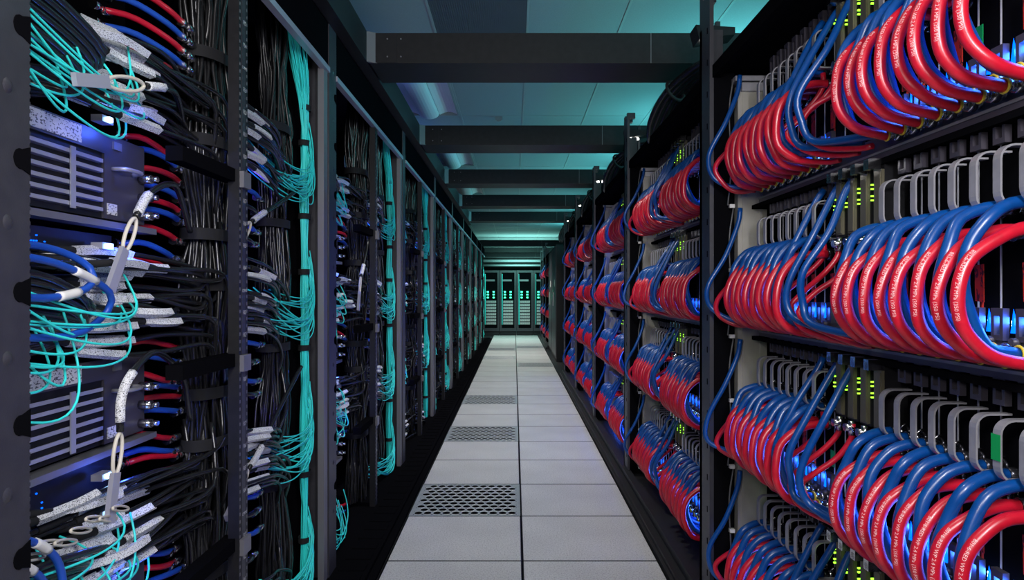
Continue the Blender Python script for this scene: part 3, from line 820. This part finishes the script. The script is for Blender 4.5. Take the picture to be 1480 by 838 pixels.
def left_rack(k):
    y = Y0L[k]
    t = empty('network_rack', (XL, y, 0))
    tag(t, 'dark grey open network rack full of cables, %s in the left row' % RACK[k], 'rack', 'left row racks')
    P = lambda nm, mb, m, par=t: mb.build(nm, m, par)
    b = MB(); b.box(-.02, 0, -.11, 0, .03, 2.30); b.box(-.09, -.02, -.11, -.095, .03, 2.30); pst = P('post', b, 'post')
    b = MB(); b.box(-.03, -.005, -.165, -.115, .03, 2.15); P('hinge_strip', b, 'rail')
    b = MB()
    for z in np.arange(.10, 2.25, .0117): b.box(-.004, .0, 0, .0022, z, z + .006)
    tag(b.build('edge_teeth', 'post', pst), kind='stuff')
    if k < 2:
        for z in np.arange(.28, 2.2, .205):
            q = MB(); n = 10; V = [(.006, -.045, z)]
            for i in range(n): a = 2 * math.pi * i / n; V.append((.0, -.045 + .010 * math.cos(a), z + .012 * math.sin(a)))
            q.add(V, [(0, 1 + i, 1 + (i + 1) % n) for i in range(n)], True); q.build('rivet', 'post', pst)
        for z in np.arange(.38, 2.2, .205):
            MB().prism([(0.001, z - .022), (.001, z + .022)] + [(-.020 + .014 * math.cos(a), z + .016 * math.sin(a)) for a in np.linspace(math.pi * .42, math.pi * 1.58, 9)], 'x', .0, .0015).build('notch', 'blacker', pst)
    # middle strip
    b = MB(); b.box(-.03, 0, .79, .85, .03, 2.12); ms = P('middle_post', b, 'black')
    MB().box(0, .001, .808, .832, .05, 2.05).build('number_strip', 'post', ms)
    link('rack_unit_numbers', STX, ms)
    b = MB()
    for z in np.arange(.06, 2.1, .0208): b.box(-.012, .0005, .795, .800, z, z + .009); b.box(-.012, .0005, .842, .846, z, z + .009)
    tag(b.build('slot', 'rail' if k == 0 else 'blacker', ms), kind='stuff')
    for z in (1.53, 1.02, .51):
        P('crossbar', MB().box(-.05, -.01, .50, .82, z - .025, z + .01), 'blacker')
        P('clamp', MB().box(-.005, .012, .795, .845, z - .04, z + .005), 'rail')
    P('top_rail', MB().box(-.02, .005, 0, SPL - .11, 2.098, 2.12), 'slat')
    P('top_panel', MB().box(-.012, -.004, 0, SPL - .11, 2.12, 2.30), 'blacker')
    P('top_cover', MB().box(-.9, 0, -.11, SPL - .11, 2.30, 2.305), 'black')
    P('back_panel', MB().box(-.92, -.90, -.11, SPL - .11, .03, 2.30), 'blacker')
    P('side_panel', MB().box(-.90, -.10, -.10, -.09, .03, 2.30), 'blacker')
    P('divider', MB().box(-.90, -.36, .86, .87, .03, 2.1), 'blacker')
    P('base_ledge', MB().box(-.9, .15, -.11, SPL - .11, -.004, .03).box(.15, .183, -.11, SPL - .11, -.004, .012), 'blacker')
    b = MB()
    for yy in np.arange(-.05, SPL - .15, .12): b.box(.02, .13, yy, yy + .07, .03, .034)
    tag(P('ledge_slot', b, 'blacker'), kind='stuff')
    P('notice', MB().box(-.30, -.29, 1.30, 1.52, 1.98, 2.05), 'plate')
    return t

for k in range(9):
    t = left_rack(k)
    base = (XL, Y0L[k], 0)
    near = '%s left rack' % RACK[k]
    for nm, me, st, lb, zz in (('cable_bundle', BUNA, STA, 'upright black cable bundle strapped beside the middle post', (1.86, 1.62, 1.36, 1.22, .92, .78, .42)), ('cable_bundle', BUNB, STB, 'upright bundle of black cables deep in the far bay', (1.8, 1.45, 1.0, .5)),
                               ('fibre_bundle', TRNKS[k % 4], STT, 'upright aqua fibre trunk tied with black straps', (1.93, 1.79, 1.50, 1.28, .98, .48, .22))):
        q = empty(nm, base); tag(q, '%s, %s' % (lb, near), 'cable bundle', 'upright cable bundles in the left racks')
        tag(link('fibres' if nm[0] == 'f' else 'cables', me, q), kind='stuff')
        if k < 5:
            for z in zz: link('strap', st, q, (0, 0, z))
    for ti, z in enumerate(ZL[:3] if k else ZL):
        q = empty('switch_chassis', base); tag(q, 'black switch chassis with silver slatted grille below %s cable tier, %s' % (ORD[ti], near), 'switch', 'switch chassis in the left racks')
        if z - .125 - .35 < 0:
            continue_ = True
        if ti < 3: chassis_parts(q, z - .125, k < 2)
        else: MB().box(-.6, -.155, -.08, .6, .035, .06).box(-.158, -.152, -.08, .6, .06, .075).build('body', 'black', q)

RANK = {}
AP_LOW = {}
for q_, (P, r, ti, b) in enumerate(AP): AP_LOW.setdefault((ti, b), []).append((min(p[2] for p in P), q_))
AORD = {}
for v in AP_LOW.values():
    for n_, (z_, q_) in enumerate(sorted(v)): AORD[q_] = n_
# individual cables in the two nearest racks, the rest joined
for k in range(2):
    base = (XL, Y0L[k], 0)
    for (P, r, l, ti, b), me, sl in zip(BP, BMESH, SMESH):
        if ti == 3 and k == 1: continue
        o = link('network_cable', me, None, base)
        key = (k, ti, b, sl is None); RANK[key] = RANK.get(key, -1) + 1
        bay = 'near' if b == 'a' else 'far'
        tag(o, 'black cable %s, %s from top, %s tangle, %s bay, %s left rack' % ('with white label' if sl else 'without label', ORD[RANK[key]], TIER[ti], bay, RACK[k]), 'cable', 'black cables, %s tangle, %s bay, %s left rack' % (TIER[ti], bay, RACK[k]))
        if sl is not None: link('label_sleeve', sl, o)
    for (c, P), me, i in zip(HP, HMESH, range(999)):
        if k == 1 and (i % 9 > 3 or 36 <= i < 41): continue
        o = link('stub_hose', me, None, base)
        cn = {'red': 'red', 'cable': 'black'}.get(c, 'blue')
        if i < 36: wh = '%s from top under %s tier, near bay' % (ORD[i % 9], TIER[i // 9])
        elif i < 41: wh = '%s from top above the top tier' % ORD[i - 36]
        else: wh = '%s from top under %s tier, far bay' % (ORD[(i - 41) % 4], TIER[(i - 41) // 4])
        tag(o, 'short %s hose, %s, %s left rack' % (cn, wh, RACK[k]), 'hose', 'short hoses in the left racks')
        for q in (0, -1): link('fitting', STUBFIT, o, P[q])
for k in range(3):
    base = (XL, Y0L[k], 0)
    for q_, ((P, r, ti, b), me) in enumerate(zip(AP, AMESH)):
        if k == 2 and ti == 3: continue
        o = link('fibre_cable', me, None, base)
        tag(o, 'thin aqua cord, %s lowest hanging, %s tier, %s bay, %s left rack' % (ORD[AORD[q_]], TIER[ti], 'near' if b == 'a' else 'far', RACK[k]), 'cable', 'aqua cords, %s tier, %s bay, %s left rack' % (TIER[ti], 'near' if b == 'a' else 'far', RACK[k]))
cb, ca, cs = MB(), MB(), MB()
for k in range(2, 9):
    for P, r, l, ti, b in BP:
        S_ = spline(P, 12) + np.array((XL, Y0L[k], 0)) + RNG.normal(0, .01, (1, 3)); cb.tube(S_, r, 4, False)
        if l and RNG.random() < .7: cs.tube(S_[4:6], .011, 4, False)
    if k > 2:
        for P, r, ti, b in AP:
            ca.tube(spline(P, 12) + np.array((XL, Y0L[k], 0)) + RNG.normal(0, .012, (1, 3)), r, 4, False)
t = empty('network_cable', (XL, Y0L[2], 0)); tag(t, 'tangles of black cables with white labels in the farther left racks', 'cable', kind='stuff')
off = (-XL, -Y0L[2], 0)
tag(cb.build('cables', 'cable', t, off), kind='stuff'); tag(cs.build('label_sleeve', 'sleeve', t, off), kind='stuff')
tag(ca.build('fibre_cable', 'aqua'), 'drooping aqua fibre cords in the farther left racks', 'cable', kind='stuff')

# dangling cables with beige pull tabs
def pull_tab_cable(label, base, path, tab_dir, r=.0075, L=.15):
    o = MB().tube(spline(path, 30), r, 8).build('pull_tab_cable', 'cable', None, base)
    tag(o, label, 'cable', 'loose cables with beige pull tabs')
    S_ = spline(path, 60)
    MB().tube(S_[2:14], .0105, 6).build('label_sleeve', 'sleeve', o)
    a = S_[0]; d = np.array(tab_dir, float); d /= np.linalg.norm(d); s_ = np.cross(d, (1, 0, 0)); s_ /= np.linalg.norm(s_)
    w = .014
    ring = [a + d * (.004 + L * .55 * (.5 - .5 * math.cos(u))) + s_ * w * math.sin(u) for u in np.linspace(0, 2 * math.pi, 26)]
    mb = MB(); mb.tube(ring, .0042, 6, False); mb.build('pull_tab', 'beige', o)
    b = a + d * (L * .55); c = b + d * .10
    n = np.array((1, 0, 0)); V = []
    for p in (b, c):
        for q, e in ((-1, -1), (1, -1), (1, 1), (-1, 1)): V.append(p + s_ * q * w * .85 + n * e * .005)
    MB().add(V, [(0, 1, 2, 3), (7, 6, 5, 4), (0, 4, 5, 1), (1, 5, 6, 2), (2, 6, 7, 3), (3, 7, 4, 0)]).build('plug', 'slat', o)
    return o
b0 = (XL, Y0L[0], 0)
pull_tab_cable('loose cable with large beige pull tab across the top tangle, nearest left rack', b0, lp([(.02, .36, 1.635), (.02, .44, 1.655), (.05, .55, 1.67), (.10, .68, 1.64)]), (0, -.97, -.25), L=.24)
pull_tab_cable('loose cable with beige pull tab hanging over the upper slatted grille', b0, lp([(.05, .38, 1.36), (.06, .45, 1.42), (.06, .53, 1.455), (.08, .62, 1.45), (.10, .72, 1.36)]), (0, -.5, -.85))
pull_tab_cable('loose cable with beige pull tab hanging over the lower slatted grille', b0, lp([(.06, .34, .91), (.06, .345, .98), (.05, .37, 1.03), (.07, .50, 1.06), (.09, .66, .98), (.10, .72, .86)]), (0, -.2, -.97))
pull_tab_cable('loose cable with beige pull tab in the far bay, nearest left rack, upper', b0, lp([(.07, 1.05, 1.42), (.06, 1.16, 1.47), (.06, 1.30, 1.52), (.05, 1.48, 1.60)]), (0, -.75, -.65))
pull_tab_cable('loose cable with beige pull tab in the far bay, nearest left rack, lower', b0, lp([(.05, .98, .66), (.05, 1.08, .70), (.05, 1.25, .80), (.04, 1.45, .92)]), (0, -.8, -.5))
b1 = (XL, Y0L[1], 0)
pull_tab_cable('loose cable with beige pull tab hanging in the second left rack', b1, lp([(.03, .58, 1.28), (.03, .66, 1.36), (.04, .78, 1.48), (.05, .70, 1.56)]), (0, -.3, -.95))
# blue patch cords, row of beige tabs in the lower tangle
for q, (p, lb) in enumerate((([(.03, -.10, 1.26), (.03, .10, 1.25), (.04, .27, 1.20), (.06, .28, 1.15), (.05, .15, 1.12), (.05, -.1, 1.14)], 'larger blue cord coiled over the upper middle tangle, nearest left rack'),
                             ([(.03, -.10, 1.20), (.03, .08, 1.19), (.035, .20, 1.21), (.05, .22, 1.25), (.07, .12, 1.28), (.07, -.1, 1.27)], 'smaller blue cord coiled over the upper middle tangle, nearest left rack'),
                             ([(.03, -.1, .83), (.03, .03, .80), (.035, .12, .72), (.04, .12, .60), (.05, .02, .50)], 'outer blue cord curving down over the lower middle tangle'),
                             ([(.035, -.1, .80), (.035, .01, .77), (.04, .09, .70), (.045, .09, .60), (.05, .0, .52)], 'inner blue cord curving down over the lower middle tangle'))):
    o = MB().tube(spline(lp(p), 34), .0068, 9).build('patch_cable', 'blue_cord', None, b0); tag(o, lb, 'cable', 'blue patch cords')
    MB().tube(spline(lp(p), 60)[18:24], .0085, 8).build('label_sleeve', 'white', o)
for ti, zc in ((2, .745),):
    for i in range(8):
        y = .04 + .042 * i
        ring = [(-.055 - .012 * math.cos(u), y + .048 * math.cos(u), zc + .0055 * math.sin(u) - .016 * math.cos(u) + .007 * (i % 3)) for u in np.linspace(0, 2 * math.pi, 22)]
        o = MB().tube(ring, .0026, 6, False).build('pull_tab', 'beige', None, b0); tag(o, 'beige pull tab, %s from the near post above lower middle tangle' % ORD[i], 'pull tab', 'beige pull tabs in a row')

# blue status lights inside the left racks
def status(y, z, x=.12, e=.10, c=(0.05, 0.12, 1.0)):
    light('POINT', 'status_light', (XL - x, y, z), e, c, None, shadow_soft_size=.01)
for k in range(3):
    y = Y0L[k]
    for z in (1.56, 1.30, .80, .55):
        status(y + .46, z, .10, .5 if k == 0 else .4); status(y + 1.1, z, .12, .4, (.12, .08, 1.0))
    for j, z in enumerate((1.575, 1.30, .80, .72)):
        o = MB().box(-.125, -.118, .40, .412, z - .005, z + .005).box(-.15, -.125, .385, .425, z - .007, z + .007, 1).build('status_lamp', ['led_white', 'slat'], None, (XL, y, 0))
        tag(o, 'tiny bright blue status lamp, %s from the top, %s left rack' % (ORD[j], RACK[k]), 'lamp', 'blue status lamps in the left racks')
for k in range(3, 9):
    for z in (1.5, .9): status(Y0L[k] + .5, z, .1, .3, (.15, .1, 1.0))

# ================================================================== BACK ROW at the aisle's end
YB = 18.35
for q, xc in enumerate((-1.15, -.68, -.21, .255, .72, 1.19)):
    t = empty('server_cabinet', (xc, YB, 0)); tag(t, 'dark server cabinet closing the aisle end, %s from the left' % ORD[q], 'cabinet', 'cabinets at the aisle end')
    w = .228
    MB().box(-w, w, .05, .9, .12, 1.80).build('body', 'blacker', t)
    MB().box(-w, w, .03, .9, -.004, .12).build('plinth', 'black', t)
    fr = MB(); fr.box(-w, -w + .055, 0, .05, .12, 1.80); fr.box(w - .055, w, 0, .05, .12, 1.80); fr.box(-w + .055, w - .055, 0, .05, 1.74, 1.80); fr.box(-w + .055, w - .055, 0, .05, .12, .2)
    fr.build('door_frame', 'post', t)
    MB().box(-.15, .10, .04, .05, 1.50, 1.55).build('name_plate', 'rail', t)
    b = MB()
    for i in range(14): b.tube(spline([(-.165 + RNG.normal(0, .004), .03, 1.7), (-.165 + RNG.normal(0, .006), .03, 1.1), (-.165 + RNG.normal(0, .004), .03, .3)], 8), .004, 4, False)
    tag(b.build('fibre_bundle', 'aqua', t), kind='stuff')
    for i in range(8):
        z = .30 + .085 * i
        s_ = MB().box(-.14, .14, .02, .05, z, z + .07).build('server', 'rail', t)
        b = MB()
        for j in range(10): b.box(-.13 + .027 * j, -.113 + .027 * j, .012, .02, z + .012, z + .03); b.box(-.125 + .027 * j, -.110 + .027 * j, .012, .02, z + .042, z + .058)
        tag(b.build('drive_bay', 'white', s_), kind='stuff')
    for i in range(3):
        b = MB()
        for j in (-.09, .07):
            b.box(j - .025, j + .025, .012, .03, 1.03 + .08 * i, 1.065 + .08 * i)
        b.build('indicator', 'led_teal', t)
light('AREA', 'end_light', (0.1, 16.6, 2.26), 45, (0.35, 1.0, 0.85), (0.1, 17.75, .8), shape='RECTANGLE', size=.8, size_y=.1)  # added light that brightens the cabinets at the aisle end
